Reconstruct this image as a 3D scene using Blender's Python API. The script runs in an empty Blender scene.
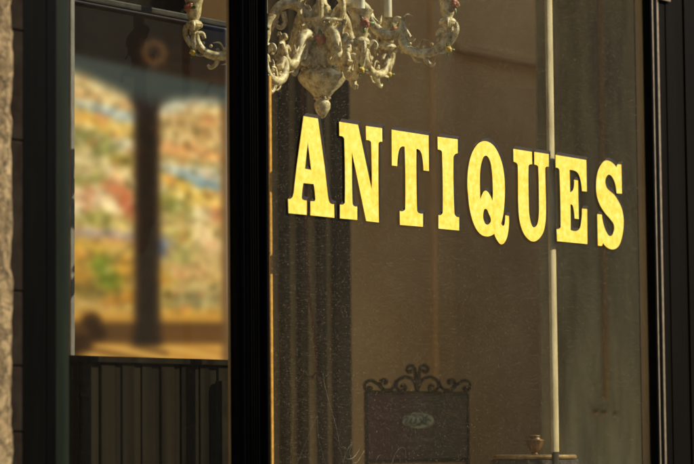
import bpy, bmesh, math, random
from mathutils import Vector, Matrix, noise
from mathutils.geometry import tessellate_polygon
random.seed(4)
R = math.radians
S = bpy.context.scene
COL = S.collection

# ------------------------------------------------------------------ camera
F = 2580.3                      # focal length in pixels of a 694 px wide frame
AX = Vector((0.60812574, -0.05829662, -0.79169728))   # world x in camera axes (right, up, back)
AY = Vector((-0.79379242, -0.05565643, -0.60563682))
AZ = Vector((-0.00875647, 0.99674664, -0.08012152))
EYE = Vector((0, 0, 1.6))
cd = bpy.data.cameras.new('camera'); cam = bpy.data.objects.new('camera', cd); COL.objects.link(cam)
m = Matrix((AX, AY, AZ)).to_4x4(); m.translation = EYE
cam.matrix_world = m
cd.sensor_width = 36; cd.lens = 36 * F / 694
cd.clip_start = .05; cd.clip_end = 500
cd.dof.use_dof = True; cd.dof.focus_distance = 5.3; cd.dof.aperture_fstop = 5.0
S.camera = cam
# ------------------------------------------------------------------ world, sun, exposure
SUN_EL, SUN_AZ = R(37), math.atan2(.66, -.70)          # azimuth clockwise from +y
w = bpy.data.worlds.new('World'); S.world = w; w.use_nodes = True
nt = w.node_tree; bg = nt.nodes['Background']
sky = nt.nodes.new('ShaderNodeTexSky'); sky.sky_type = 'NISHITA'; sky.sun_disc = False
sky.sun_elevation = SUN_EL; sky.sun_rotation = SUN_AZ
nt.links.new(sky.outputs[0], bg.inputs[0]); bg.inputs[1].default_value = .15
sd = bpy.data.lights.new('sun', 'SUN'); sd.energy = 5.0; sd.angle = R(.5); sd.color = (1, .86, .62)
so = bpy.data.objects.new('sun', sd); COL.objects.link(so)
sv = Vector((math.sin(SUN_AZ) * math.cos(SUN_EL), math.cos(SUN_AZ) * math.cos(SUN_EL), math.sin(SUN_EL)))
so.rotation_euler = sv.to_track_quat('Z', 'Y').to_euler(); so.location = sv * 20
S.view_settings.view_transform = 'Standard'; S.view_settings.look = 'None'
S.view_settings.exposure = .5; S.view_settings.gamma = 1; S.view_settings.use_curve_mapping = False
S.render.engine = 'CYCLES'
S.cycles.max_bounces = 12; S.cycles.diffuse_bounces = 6; S.cycles.transparent_max_bounces = 16

# ------------------------------------------------------------------ helpers
G = 3.0529                       # y of the glass plane (outer face)
def P(px, py, y=G):
    c = Vector((px - 347, 232 - py, -F)) / F
    d = Vector((AX.dot(c), AY.dot(c), AZ.dot(c)))
    t = y / d.y
    return Vector((d.x * t, y, 1.6 + d.z * t))
def X(px, y=G, py=232): return P(px, py, y).x
def Zp(px, py, y=G): return P(px, py, y).z

def tag(o, label=None, cat=None, group=None, kind=None):
    if label: o['label'] = label
    if cat: o['category'] = cat
    if group: o['group'] = group
    if kind: o['kind'] = kind
    return o
def empty(name, loc):
    o = bpy.data.objects.new(name, None); o.location = loc; o.empty_display_size = .1
    COL.objects.link(o); return o
def wloc(o):
    v = Vector((0, 0, 0))
    while o: v += o.location; o = o.parent
    return v
def obj(name, bm, mat, parent=None, smooth=False):
    me = bpy.data.meshes.new(name)
    if isinstance(bm, tuple):
        me.from_pydata(bm[0], [], bm[1])
        b2 = bmesh.new(); b2.from_mesh(me); bmesh.ops.recalc_face_normals(b2, faces=b2.faces); b2.to_mesh(me); b2.free()
    else:
        bmesh.ops.recalc_face_normals(bm, faces=bm.faces); bm.to_mesh(me); bm.free()
    me.materials.append(mat)
    if smooth:
        for p in me.polygons: p.use_smooth = True
        try: me.set_sharp_from_angle(angle=R(40))
        except Exception: pass
    o = bpy.data.objects.new(name, me); COL.objects.link(o)
    if parent:
        o.parent = parent; o.location = -wloc(parent)
    return o
def box(bm, x0, x1, y0, y1, z0, z1, bev=0):
    vs = [bm.verts.new((x, y, z)) for x in (x0, x1) for y in (y0, y1) for z in (z0, z1)]
    fs = [bm.faces.new([vs[i] for i in q]) for q in ((0,1,3,2),(4,6,7,5),(0,4,5,1),(2,3,7,6),(0,2,6,4),(1,5,7,3))]
    if bev:
        es = list({e for f in fs for e in f.edges})
        bmesh.ops.bevel(bm, geom=es, offset=bev, segments=2, affect='EDGES', profile=.6)
    return bm
def bx(*a, bev=0): return box(bmesh.new(), *a, bev=bev)
def lathe(prof, c, n=40, bm=None, flute=0, nf=0):
    bm = bm or bmesh.new(); rings = []
    for (r, z) in prof:
        rings.append([bm.verts.new((c[0] + (r * (1 + flute * math.cos(nf * 2 * math.pi * k / n))) * math.cos(2 * math.pi * k / n),
                                    c[1] + (r * (1 + flute * math.cos(nf * 2 * math.pi * k / n))) * math.sin(2 * math.pi * k / n), z)) for k in range(n)])
    for a, b in zip(rings, rings[1:]):
        for k in range(n): bm.faces.new((a[k], a[(k+1) % n], b[(k+1) % n], b[k]))
    bm.faces.new(rings[0]); bm.faces.new(rings[-1][::-1])
    return bm
def catmull(pts, n=6):
    out = []
    N = len(pts)
    for i in range(N - 1):
        p0, p1, p2, p3 = pts[max(i-1, 0)], pts[i], pts[i+1], pts[min(i+2, N-1)]
        for k in range(n):
            t = k / n
            out.append(tuple(.5 * (2*b + (c-a)*t + (2*a-5*b+4*c-d)*t*t + (3*b-a-3*c+d)*t**3) for a, b, c, d in zip(p0, p1, p2, p3)))
    out.append(tuple(pts[-1])); return out
def tube(pts, rad, bm=None, n=12, sub=6, flat=1.0):
    """pts: 3D points; rad: one radius per point (or number)."""
    bm = bm or bmesh.new()
    if not hasattr(rad, '__len__'): rad = [rad] * len(pts)
    cp = catmull([tuple(p) + (r,) for p, r in zip(pts, rad)], sub)
    P3 = [Vector(c[:3]) for c in cp]
    t0 = (P3[1] - P3[0]).normalized()
    nrm = t0.orthogonal().normalized(); rings = []
    for i, p in enumerate(P3):
        t = (P3[min(i+1, len(P3)-1)] - P3[max(i-1, 0)]).normalized()
        nrm = (nrm - t * nrm.dot(t)).normalized(); b = t.cross(nrm)
        r = max(cp[i][3], 1e-5)
        rings.append([bm.verts.new(p + (nrm * math.cos(2*math.pi*k/n) + b * math.sin(2*math.pi*k/n) * flat) * r) for k in range(n)])
    for a, b in zip(rings, rings[1:]):
        for k in range(n): bm.faces.new((a[k], a[(k+1) % n], b[(k+1) % n], b[k]))
    bm.faces.new(rings[0]); bm.faces.new(rings[-1][::-1])
    return bm
def ball(c, r, bm=None, sc=(1, 1, 1), rot=None, seg=12):
    bm = bm or bmesh.new()
    M = Matrix.Translation(c) @ (rot.to_4x4() if rot else Matrix()) @ Matrix.Diagonal((r*sc[0], r*sc[1], r*sc[2], 1))
    bmesh.ops.create_uvsphere(bm, u_segments=seg, v_segments=max(6, seg*2//3), radius=1, matrix=M)
    return bm
def prism(profile, z0, z1):
    """closed (x, y) outline extruded vertically."""
    n = len(profile)
    v = [(x, y, z0) for x, y in profile] + [(x, y, z1) for x, y in profile]
    f = [(i, (i+1) % n, n + (i+1) % n, n + i) for i in range(n)]
    tri = tessellate_polygon([[Vector((x, y, 0)) for x, y in profile]])
    f += [tuple(t) for t in tri] + [tuple(n + i for i in t) for t in tri]
    return (v, f)

# ------------------------------------------------------------------ materials
class NT:
    def __init__(s, name):
        s.m = bpy.data.materials.new(name); s.m.use_nodes = True; s.t = s.m.node_tree
        s.b = s.t.nodes['Principled BSDF']; s.out = s.t.nodes['Material Output']
        s.tc = s.t.nodes.new('ShaderNodeTexCoord')
    def n(s, ty, **k):
        nd = s.t.nodes.new(ty)
        for a, v in k.items():
            if a.startswith('i_'):
                key = a[2:]; key = int(key) if key.isdigit() else key
                nd.inputs[key].default_value = v
            else: setattr(nd, a, v)
        return nd
    def l(s, a, b): s.t.links.new(a, b)
    def noise(s, scale, detail=4, rough=.6, stretch=None):
        nz = s.n('ShaderNodeTexNoise'); nz.inputs['Scale'].default_value = scale
        nz.inputs['Detail'].default_value = detail; nz.inputs['Roughness'].default_value = rough
        if stretch:
            mp = s.n('ShaderNodeMapping'); mp.inputs['Scale'].default_value = stretch
            s.l(s.tc.outputs['Object'], mp.inputs[0]); s.l(mp.outputs[0], nz.inputs['Vector'])
        else: s.l(s.tc.outputs['Object'], nz.inputs['Vector'])
        return nz
    def ramp(s, fac, stops):
        r = s.n('ShaderNodeValToRGB'); s.l(fac, r.inputs[0]); e = r.color_ramp.elements
        while len(e) < len(stops): e.new(.5)
        for el, (p, c) in zip(e, stops):
            el.position = p; el.color = (*c, 1) if hasattr(c, '__len__') else (c, c, c, 1)
        return r
    def bump(s, h, strength=.3, dist=.002):
        b = s.n('ShaderNodeBump'); b.inputs['Strength'].default_value = strength; b.inputs['Distance'].default_value = dist
        s.l(h, b.inputs['Height']); s.l(b.outputs[0], s.b.inputs['Normal']); return b
def mat(name, c1, c2, scale=20, rough=.6, bump=.2, dist=.001, detail=5, spec=.5, metal=0, stretch=None, lo=.35, hi=.65, coat=0):
    k = NT(name); nz = k.noise(scale, detail, stretch=stretch)
    r = k.ramp(nz.outputs['Fac'], [(lo, c1), (hi, c2)]); k.l(r.outputs[0], k.b.inputs['Base Color'])
    k.b.inputs['Roughness'].default_value = rough; k.b.inputs['Metallic'].default_value = metal
    k.b.inputs['Specular IOR Level'].default_value = spec; k.b.inputs['Coat Weight'].default_value = coat
    if bump:
        n2 = k.noise(scale * 3, 4, stretch=stretch); k.bump(n2.outputs['Fac'], bump, dist)
    return k.m

M_black = mat('black_paint', (.0010, .0010, .0009), (.0022, .0022, .0019), 60, .4, .15, .0004, spec=.035, stretch=(1, 1, .08))
M_green = mat('dark_green_paint', (.002, .0045, .0016), (.005, .0085, .003), 50, .5, .25, .0005, spec=.08, stretch=(1, 1, .1))
M_brown = mat('dark_brown_paint', (.0018, .0011, .0005), (.0038, .0023, .0012), 30, .6, .2, .0006, spec=.03, stretch=(1, 1, .05))
M_jamb = mat('shade_dark_jamb', (.012, .0088, .007), (.022, .017, .013), 25, .9, .5, .002, spec=.03)  # shade on the recessed jamb is put into this dark colour
M_tan = mat('tan_wood', (.26, .17, .08), (.36, .25, .12), 30, .6, .1, .0004, stretch=(1, 1, .1))
M_postshade = mat('shaded_post_end', (.02, .014, .008), (.035, .025, .015), 30, .9, .2, .001, stretch=(1, 1, .1))
M_metal = mat('aged_metal_trim', (.35, .27, .19), (.5, .4, .28), 60, .35, .1, .0003, metal=.7)
M_orange = mat('orange_varnish', (.55, .25, .04), (.8, .42, .08), 90, .35, .2, .0005)
M_post = mat('cream_paint', (.42, .32, .18), (.66, .54, .34), 40, .55, .5, .001, stretch=(1, 1, .25))
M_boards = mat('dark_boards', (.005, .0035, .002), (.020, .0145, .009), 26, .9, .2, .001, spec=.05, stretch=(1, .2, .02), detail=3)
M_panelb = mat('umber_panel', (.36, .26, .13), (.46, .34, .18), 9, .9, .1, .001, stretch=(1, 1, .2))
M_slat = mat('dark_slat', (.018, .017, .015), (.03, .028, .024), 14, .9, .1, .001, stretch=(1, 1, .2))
M_iron = mat('wrought_iron', (.004, .0035, .003), (.010, .0085, .007), 120, .6, .5, .0006, spec=.15)
M_cream = None

def ceramic():
    k = NT('glazed_cream_ceramic')
    nz = k.noise(70, 7, .7); fine = k.noise(150, 5)
    r = k.ramp(nz.outputs['Fac'], [(.34, (.22, .13, .045)), (.46, (.56, .43, .22)), (.60, (.90, .79, .52))])
    gl = k.ramp(fine.outputs['Fac'], [(.60, (0, 0, 0)), (.68, (1, 1, 1))])
    mx = k.n('ShaderNodeMixRGB'); mx.blend_type = 'MIX'; mx.inputs[2].default_value = (.34, .23, .09, 1)
    mul = k.n('ShaderNodeMath', operation='MULTIPLY'); mul.inputs[1].default_value = .7
    k.l(gl.outputs[0], mul.inputs[0]); k.l(mul.outputs[0], mx.inputs[0]); k.l(r.outputs[0], mx.inputs[1])
    k.l(mx.outputs[0], k.b.inputs['Base Color'])
    k.b.inputs['Roughness'].default_value = .24; k.b.inputs['Coat Weight'].default_value = .4
    k.bump(nz.outputs['Fac'], .8, .004); return k.m
M_cer = ceramic()
M_gildline = mat('worn_gilding', (.45, .28, .06), (.62, .42, .12), 90, .35, .4, .0008, metal=.6)
M_rose = mat('painted_rose', (.30, .075, .04), (.50, .20, .12), 130, .4, .3, .0006)
M_rosey = mat('painted_yellow_flower', (.55, .34, .04), (.75, .55, .12), 130, .4, .3, .0006)
M_leaf = mat('painted_leaf', (.05, .12, .02), (.14, .22, .05), 130, .4, .3, .0006)
M_candle = mat('candle_wax', (.66, .60, .46), (.76, .70, .56), 30, .5, .1, .0005)
M_copper = mat('burnished_copper', (.11, .06, .02), (.24, .13, .04), 60, .42, .3, .0006, metal=.35)

def stone():
    k = NT('rough_tan_stone')
    a = k.noise(9, 6, .65); b = k.noise(70, 6, .7); v = k.n('ShaderNodeTexVoronoi'); v.feature = 'DISTANCE_TO_EDGE'; v.inputs['Scale'].default_value = 24
    wv = k.n('ShaderNodeVectorMath', operation='ADD'); k.l(k.tc.outputs['Object'], wv.inputs[0])
    sc = k.n('ShaderNodeVectorMath', operation='SCALE'); sc.inputs['Scale'].default_value = .05
    k.l(b.outputs['Color'], sc.inputs[0]); k.l(sc.outputs[0], wv.inputs[1]); k.l(wv.outputs[0], v.inputs['Vector'])
    r = k.ramp(a.outputs['Fac'], [(.3, (.18, .13, .068)), (.55, (.29, .22, .117)), (.75, (.39, .31, .185))])
    s2 = k.ramp(b.outputs['Fac'], [(.36, (.42, .37, .30)), (.60, (1.2, 1.17, 1.12))])
    cr = k.ramp(v.outputs['Distance'], [(0, .25), (.05, 1)])
    m1 = k.n('ShaderNodeMixRGB'); m1.blend_type = 'MULTIPLY'; m1.inputs[0].default_value = 1
    m2 = k.n('ShaderNodeMixRGB'); m2.blend_type = 'MULTIPLY'; m2.inputs[0].default_value = .7
    k.l(r.outputs[0], m1.inputs[1]); k.l(s2.outputs[0], m1.inputs[2]); k.l(m1.outputs[0], m2.inputs[1]); k.l(cr.outputs[0], m2.inputs[2])
    k.l(m2.outputs[0], k.b.inputs['Base Color']); k.b.inputs['Roughness'].default_value = .95
    ad = k.n('ShaderNodeMath', operation='MULTIPLY'); k.l(b.outputs['Fac'], ad.inputs[0]); k.l(cr.outputs[0], ad.inputs[1])
    k.bump(ad.outputs[0], .9, .006); return k.m
M_stone = stone()

def gold():
    k = NT('gold_leaf_lettering')
    a = k.noise(75, 5, .6); b = k.noise(160, 3, .5)
    r = k.ramp(a.outputs['Fac'], [(.32, (.84, .52, .035)), (.5, (.86, .63, .08)), (.68, (.88, .71, .19))])
    k.l(r.outputs[0], k.b.inputs['Base Color']); k.b.inputs['Roughness'].default_value = .42
    k.b.inputs['Metallic'].default_value = .0; k.b.inputs['Specular IOR Level'].default_value = .6
    k.bump(b.outputs['Fac'], .25, .0008); return k.m
M_gold = gold()
M_shade = mat('dark_lettering_shade', (.013, .010, .0075), (.02, .016, .012), 90, .7, .1, .0003, spec=.1)

def glass(name='dusty_glass', film=.0155, reflect=1.0, specks=1.0):
    k = NT(name); t = k.t; t.nodes.remove(k.b)
    tr = k.n('ShaderNodeBsdfTransparent'); tr.inputs[0].default_value = (.93, .95, .92, 1)
    gl = k.n('ShaderNodeBsdfGlossy'); gl.inputs['Roughness'].default_value = .015
    df = k.n('ShaderNodeBsdfDiffuse'); df.inputs[0].default_value = (.64, .50, .31, 1)
    fr = k.n('ShaderNodeFresnel'); fr.inputs[0].default_value = 1.5
    ge = k.n('ShaderNodeNewGeometry'); inv = k.n('ShaderNodeMath', operation='SUBTRACT'); inv.inputs[0].default_value = 1
    k.l(ge.outputs['Backfacing'], inv.inputs[1])
    mu = k.n('ShaderNodeMath', operation='MULTIPLY'); k.l(fr.outputs[0], mu.inputs[0]); k.l(inv.outputs[0], mu.inputs[1])
    mu2 = k.n('ShaderNodeMath', operation='MULTIPLY'); k.l(mu.outputs[0], mu2.inputs[0]); mu2.inputs[1].default_value = reflect
    m1 = k.n('ShaderNodeMixShader'); k.l(mu2.outputs[0], m1.inputs[0]); k.l(tr.outputs[0], m1.inputs[1]); k.l(gl.outputs[0], m1.inputs[2])
    # film of dust: broad smears, fine grain and separate specks
    big = k.noise(3.2, 7, .66, stretch=(1, 1, .45)); rb = k.ramp(big.outputs['Fac'], [(.3, .5), (.7, 1.5)])
    fine = k.noise(330, 4, .9); rf = k.ramp(fine.outputs['Fac'], [(.36, .3), (.66, 1.8)])
    a = k.n('ShaderNodeMath', operation='MULTIPLY'); k.l(rb.outputs[0], a.inputs[0]); k.l(rf.outputs[0], a.inputs[1])
    b = k.n('ShaderNodeMath', operation='MULTIPLY'); k.l(a.outputs[0], b.inputs[0]); b.inputs[1].default_value = film
    last = b
    for sc, thr, amt in ((170, .12, .13), (52, .03, .28), (340, .25, .11)):
        v = k.n('ShaderNodeTexVoronoi'); v.inputs['Scale'].default_value = sc; k.l(k.tc.outputs['Object'], v.inputs['Vector'])
        sp = k.n('ShaderNodeSeparateColor'); k.l(v.outputs['Color'], sp.inputs[0])
        rad = k.n('ShaderNodeMath', operation='MULTIPLY'); k.l(sp.outputs[0], rad.inputs[0]); rad.inputs[1].default_value = thr * 1.6
        lt = k.n('ShaderNodeMath', operation='LESS_THAN'); k.l(v.outputs['Distance'], lt.inputs[0]); k.l(rad.outputs[0], lt.inputs[1])
        am = k.n('ShaderNodeMath', operation='MULTIPLY'); k.l(sp.outputs[1], am.inputs[0]); am.inputs[1].default_value = amt * specks
        am2 = k.n('ShaderNodeMath', operation='MULTIPLY'); k.l(am.outputs[0], am2.inputs[0]); k.l(lt.outputs[0], am2.inputs[1])
        ad = k.n('ShaderNodeMath', operation='ADD'); k.l(last.outputs[0], ad.inputs[0]); k.l(am2.outputs[0], ad.inputs[1]); last = ad
    # only the outer face is dusty
    fin = k.n('ShaderNodeMath', operation='MULTIPLY'); k.l(last.outputs[0], fin.inputs[0]); k.l(inv.outputs[0], fin.inputs[1])
    m2 = k.n('ShaderNodeMixShader'); k.l(fin.outputs[0], m2.inputs[0]); k.l(m1.outputs[0], m2.inputs[1]); k.l(df.outputs[0], m2.inputs[2])
    k.l(m2.outputs[0], k.out.inputs[0]); return k.m
M_glass = glass()
M_cleanglass = glass('clearer_glass', .003, .8, .15)

# ------------------------------------------------------------------ street and the building opposite
M_pave = mat('paving', (.16, .145, .12), (.24, .22, .19), 6, .9, .5, .004)
M_road = mat('asphalt', (.04, .04, .04), (.065, .062, .058), 90, .9, .6, .004)
tag(obj('ground', bx(-60, 80, -60, 60, -.5, -.02), M_road), kind='structure')
tag(obj('pavement', bx(-60, 80, 1.0, G - .14, -.02, .12, bev=.01), M_pave), kind='structure')
tag(obj('far_pavement', bx(-60, 80, -8.0, -6.2, -.02, .12, bev=.01), M_pave), kind='structure')
M_far = mat('far_limestone', (.30, .24, .16), (.40, .33, .23), 2.0, .9, .4, .01)
M_farwin = mat('far_window_glass', (.01, .011, .012), (.02, .021, .022), 3, .15, 0)
M_shut = mat('grey_shutter', (.11, .11, .10), (.15, .15, .13), 6, .8, .2)
def far_building(x0, x1, h, label):
    t = empty('stone_building', ((x0 + x1) / 2, -8, .12))
    tag(t, label, 'building', 'buildings across the street')
    obj('wall', bx(x0, x1, -14, -8.0, .12, h), M_far, t)
    obj('cornice', bx(x0, x1, -7.99, -7.75, h - .35, h - .05, bev=.03), M_far, t)
    x = x0 + 1.1
    while x < x1 - 1.6:
        for z in (.9, 4.1, 7.2):
            if z + 2 > h: continue
            f = obj('window', bx(x - .1, x + 1.3, -7.995, -7.94, z - .1, z + 2.1, bev=.01), M_far, t)
            obj('pane', bx(x, x + 1.2, -7.96, -7.93, z, z + 2.0), M_farwin, f)
            b = bmesh.new()
            for k in range(14):
                box(b, x - .62, x - .12, -7.98, -7.93, z + k * .143, z + k * .143 + .12)
            obj('shutter', b, M_shut, f)
        x += 2.9
far_building(-14, 9.5, 9.5, 'tall pale stone building across the street opposite the shop, left of the lower one')
far_building(9.7, 24, 8.8, 'lower pale stone building across the street, between its two neighbours')
far_building(24.2, 46, 9.8, 'pale stone building farthest along the far side of the street')

# ------------------------------------------------------------------ shop front: masonry
ZB, ZT = .12, 4.2                # foot and head of the front
WZ0, WZ1 = .62, 3.75             # glazing
xs = X(13.2, G - .085) + .006
def rough_wall():
    bm = bmesh.new(); step = .011
    x0 = xs - .30; nx = int(.30 / step); nz = int((3.2 - 1.2) / step)
    grid = []
    for j in range(nz + 1):
        z = 1.2 + j * step; row = []
        ex = .004 * noise.noise(Vector((0, 3.1, z * 9))) + .003 * noise.noise(Vector((5, 0, z * 40)))
        for i in range(nx + 1):
            u = i / nx; x = x0 + (xs + ex - x0) * u
            d = .006 * noise.fractal(Vector((x * 16, 0, z * 16)), 1, 2, 4) + .0025 * noise.noise(Vector((x * 90, 1, z * 90)))
            d += .010 * max(0, (u - .93) / .07) ** 2
            row.append(bm.verts.new((x, G - .085 + d, z)))
        row.append(bm.verts.new((xs + ex + .001 * noise.noise(Vector((9, 2, z * 60))), G + .15, z)))
        grid.append(row)
    for a, b in zip(grid, grid[1:]):
        for i in range(len(a) - 1): bm.faces.new((a[i], a[i+1], b[i+1], b[i]))
    return bm
sw = empty('stone_wall', (xs - .6, G, ZB))
tag(sw, 'rough sunlit tan stone wall left of the dark green window post', 'wall')
obj('face', rough_wall(), M_stone, sw, smooth=True)
obj('masonry', bx(xs - 4.0, xs - .3005, G - .08, G + .25, ZB, ZT), M_stone, sw)
obj('masonry', bx(xs - .3, xs - .002, G - .07, G + .25, ZB, 1.2), M_stone, sw)
obj('masonry', bx(xs - .3, xs - .002, G - .07, G + .25, 3.2, ZT), M_stone, sw)

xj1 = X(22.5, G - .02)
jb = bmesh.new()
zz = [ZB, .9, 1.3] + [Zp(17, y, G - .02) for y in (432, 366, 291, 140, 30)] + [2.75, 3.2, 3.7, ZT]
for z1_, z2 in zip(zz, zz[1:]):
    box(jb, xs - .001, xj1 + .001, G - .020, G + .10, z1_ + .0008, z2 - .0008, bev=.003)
tag(obj('stone_jamb', jb, M_jamb), 'narrow jamb strip with fine joints, its colour darkened for shade, beside the tan stone wall', 'jamb')

# ------------------------------------------------------------------ shop front: joinery
sf = empty('shop_window', (X(300), G, ZB))
tag(sf, 'dark painted wooden shop window with two dusty panes, a fluted post between them', 'shop window')
# black board with a dark green rounded edge next to the glass
xa, xb = X(22.7, G - .02), X(67, G)
xm = X(56.5, G - .02)
xg = X(46, G - .02); b = bmesh.new()
box(b, xa, xg, G - .02, G + .05, ZB, WZ1 + .2, bev=.0014); box(b, xg + .0018, xm, G - .0195, G + .05, ZB, WZ1 + .2, bev=.0014)
box(b, xg - .002, xg + .003, G - .012, G + .049, ZB + .001, WZ1 + .199)
obj('corner_board', b, M_black, sf)
pr = [(xm + .0004, G + .05), (xm + .0004, G - .019)]
for i in range(13):
    a = math.pi / 2 * i / 12
    pr.append((xm + .001 + (xb - xm - .001) * math.sin(a), G - .001 - .018 * math.cos(a)))
pr.append((xb, G + .05))
obj('green_moulding', prism(pr, ZB, WZ1 + .2), M_green, sf, smooth=True)
obj('bead', bx(xb - .006, xb + .0022, G + .0065, G + .0125, WZ0, WZ1), M_tan, sf)
# fluted centre post
x0, x1 = X(232.3, G), X(269.0, G) * (G - .034) / G
pf = [(x0, G + .0055), (x0, G)]
wd = x1 - x0
def P2(u, d): pf.append((x0 + wd * u, G - d))
P2(0, .010); P2(.06, .014); P2(.10, .012); P2(.14, .019); P2(.22, .021)
for c in (.30, .40, .50, .60):
    for i in range(7):
        a = math.pi * i / 6; P2(c - .036 * math.cos(a), .026 - .0045 * math.sin(a))
P2(.68, .027); P2(.72, .020); P2(.76, .020); P2(.80, .034)
for i in range(7):
    a = math.pi * i / 6; P2(.86 - .045 * math.cos(a), .034 + .004 * math.sin(a))
P2(.925, .028); P2(.95, .030); P2(1, .034); pf.append((x1, G)); pf.append((x1, G + .0055))
obj('centre_post', prism(pf, ZB, WZ1 + .2), M_black, sf, smooth=False)
obj('bead', bx(x0 + .0005, x0 + .02, G + .0065, G + .0125, WZ0, WZ1), M_tan, sf)
# right stile with its quirks
xr = X(648.4, G)
D1 = G - .016
xe = max(X(655.6, D1), xr + .004)
obj('right_stile', bx(xr, xe, D1, G + .0055, ZB, WZ1 + .2, bev=.0008), M_black, sf)
xe2, xk, xk2 = X(656.7, D1), X(660.3, D1), X(662.0, D1)
obj('metal_bead', bx(xe + .0004, xe2, D1 - .0012, G + .0055, ZB, WZ1 + .2, bev=.0004), M_metal, sf)
obj('groove', bx(xe2 + .0004, xk - .0004, D1 + .001, G + .0055, ZB, WZ1 + .2), M_black, sf)
obj('metal_bead', bx(xk, xk2, D1 - .0016, G + .0055, ZB, WZ1 + .2, bev=.0005), M_metal, sf)
# bottom and top rails, stall riser
for (a, b) in ((xb, x0), (x1, xr)):
    obj('bottom_rail', bx(a + .001, b - .001, G - .02, G + .05, WZ0 - .12, WZ0, bev=.003), M_black, sf)
    obj('top_rail', bx(a + .001, b - .001, G - .02, G + .05, WZ1, WZ1 + .12, bev=.003), M_black, sf)
    obj('stall_riser', bx(a + .001, b - .001, G - .01, G + .04, ZB, WZ0 - .122, bev=.003), M_green, sf)
gl = obj('glass_pane', bx(xb, x0, G, G + .005, WZ0, WZ1), M_cleanglass, sf)
gr = obj('glass_pane', bx(x1 + .0005, xr - .0005, G, G + .005, WZ0, WZ1), M_glass, sf)
gr['label'] = 'large dusty scratched pane behind the lettering'
# scratches in the dusty pane
M_scr = mat('scratch', (.10, .085, .06), (.45, .38, .27), 110, .5, 0)
def cp(x, y, ox=250, oy=340, s=3.017): return P(ox + x / s, oy + y / s, G - .0006)
for pts, r in (([(122, 100), (135, 150), (130, 240), (126, 310), (120, 380)], .00045),
               ([(220, 100), (226, 140), (242, 200), (262, 270), (272, 330), (286, 390)], .0006),
               ([(203, 228), (186, 268), (165, 318), (138, 382)], .00055),
               ([(203, 232), (206, 290), (218, 340), (232, 385)], .00035),
               ([(280, 372), (292, 335), (308, 312), (300, 340), (318, 372), (345, 334)], .0007),
               ([(283, 352), (298, 360), (315, 352), (330, 330)], .0006),
               ([(375, 385), (385, 355), (398, 348), (402, 385)], .0005),
               ([(425, 385), (438, 345), (455, 325), (468, 330), (470, 350)], .0004)):
    obj('scratch', tube([cp(*p) for p in pts], [r * random.uniform(.12, .42) for p in pts], n=5, sub=5), M_scr, gr)
obj('bead', bx(xr + .0005, xr + .02, G + .0065, G + .026, WZ0, WZ1), M_tan, sf)

# door-side pilaster at the right
xp = xk2 + .0006
dp = empty('pilaster', (xp + .2, G, ZB))
tag(dp, 'dark brown painted pilaster boards at the right edge of the shop window', 'pilaster')
b = bmesh.new()
for i, (a, c, d) in enumerate(((0, .030, .0165), (.0305, .070, .0185), (.0705, .112, .017), (.1125, .25, .021), (.2505, .42, .019))):
    box(b, xp + a, xp + c, G - d, G + .05, ZB, WZ1 + .2, bev=.0012)
obj('boards', b, M_brown, dp)
hz = Zp(668, 1.2, G - .024)
obj('hinge', bx(xp + .001, xp + .045, G - .0245, G - .0188, hz, hz + .075, bev=.001), M_metal, dp)

# rest of the front (outside the photo, closes the room)
M_front = mat('front_render', (.28, .22, .14), (.36, .29, .19), 8, .9, .5, .003)
fw = empty('shop_front_wall', (xp + 2, G, ZB))
tag(fw, 'plain rendered shop wall running on to the right of the dark brown pilaster, with an added unseen window', 'wall')
obj('lintel', bx(xs - .0015, 9.4, G - .05, G + .25, WZ1 + .2005, ZT + .1), M_front, fw)
xq = xp + .421
W2 = (xq + .25, 8.6)             # second window, added out of view to brighten the interior
obj('pier', bx(xq, W2[0], G - .05, G + .25, ZB, WZ1 + .2), M_front, fw)
obj('pier', bx(W2[1], 9.4, G - .05, G + .25, ZB, WZ1 + .2), M_front, fw)
obj('spandrel', bx(W2[0] + .001, W2[1] - .001, G - .05, G + .25, 2.3, WZ1 + .2), M_front, fw)
obj('spandrel', bx(W2[0] + .001, W2[1] - .001, G - .05, G + .25, ZB, 1.0), M_front, fw)
w2 = obj('window', bx(W2[0], W2[1], G + .02, G + .03, 1.0, 2.3), M_cleanglass, fw)  # glass of the added window that lets daylight inside

# ------------------------------------------------------------------ shop interior
BY = G + 1.7
M_back = mat('brown_plaster', (.68, .47, .23), (.84, .62, .34), 4, .9, .3, .002, detail=7)
M_wallg = mat('grey_green_plaster', (.15, .15, .115), (.36, .35, .27), 11, .9, .3, .002, detail=7, stretch=(1, 1, .22))
M_floor = mat('pale_boards', (.70, .58, .40), (.80, .68, .48), 6, .6, .2, .001, stretch=(1, 6, 1))
M_ceil = mat('ceiling_plaster', (.76, .70, .58), (.82, .76, .64), 3, .9, .1)
tag(obj('display_floor', bx(xs - .5, 9.4, G + .0505, BY, .95, 1.0), M_floor), kind='structure')
SK = (4.4, 9.2, G + .66, G + 1.68)      # unseen roof light added to brighten the back wall: x0, x1, y0, y1
b = bmesh.new()
box(b, xs - .5, 9.4, G + .2505, SK[2], ZT, ZT + .1); box(b, xs - .5, 9.4, SK[3], BY + .2, ZT, ZT + .1)
box(b, xs - .5, SK[0], SK[2] + .0005, SK[3] - .0005, ZT, ZT + .1); box(b, SK[1], 9.4, SK[2] + .0005, SK[3] - .0005, ZT, ZT + .1)
tag(obj('ceiling', b, M_ceil), kind='structure')
tag(obj('added_roof_light', bx(SK[0] + .001, SK[1] - .001, SK[2] + .001, SK[3] - .001, ZT + .04, ZT + .045), M_cleanglass), 'flat glass roof light added in the unseen shop ceiling to brighten the room', 'skylight')
bw = tag(obj('back_wall', bx(xs - .5, 9.4, BY + .001, BY + .2, .9, ZT - .001), M_back), 'brown plaster wall deep inside the shop behind the gold lettering', 'wall')
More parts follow.
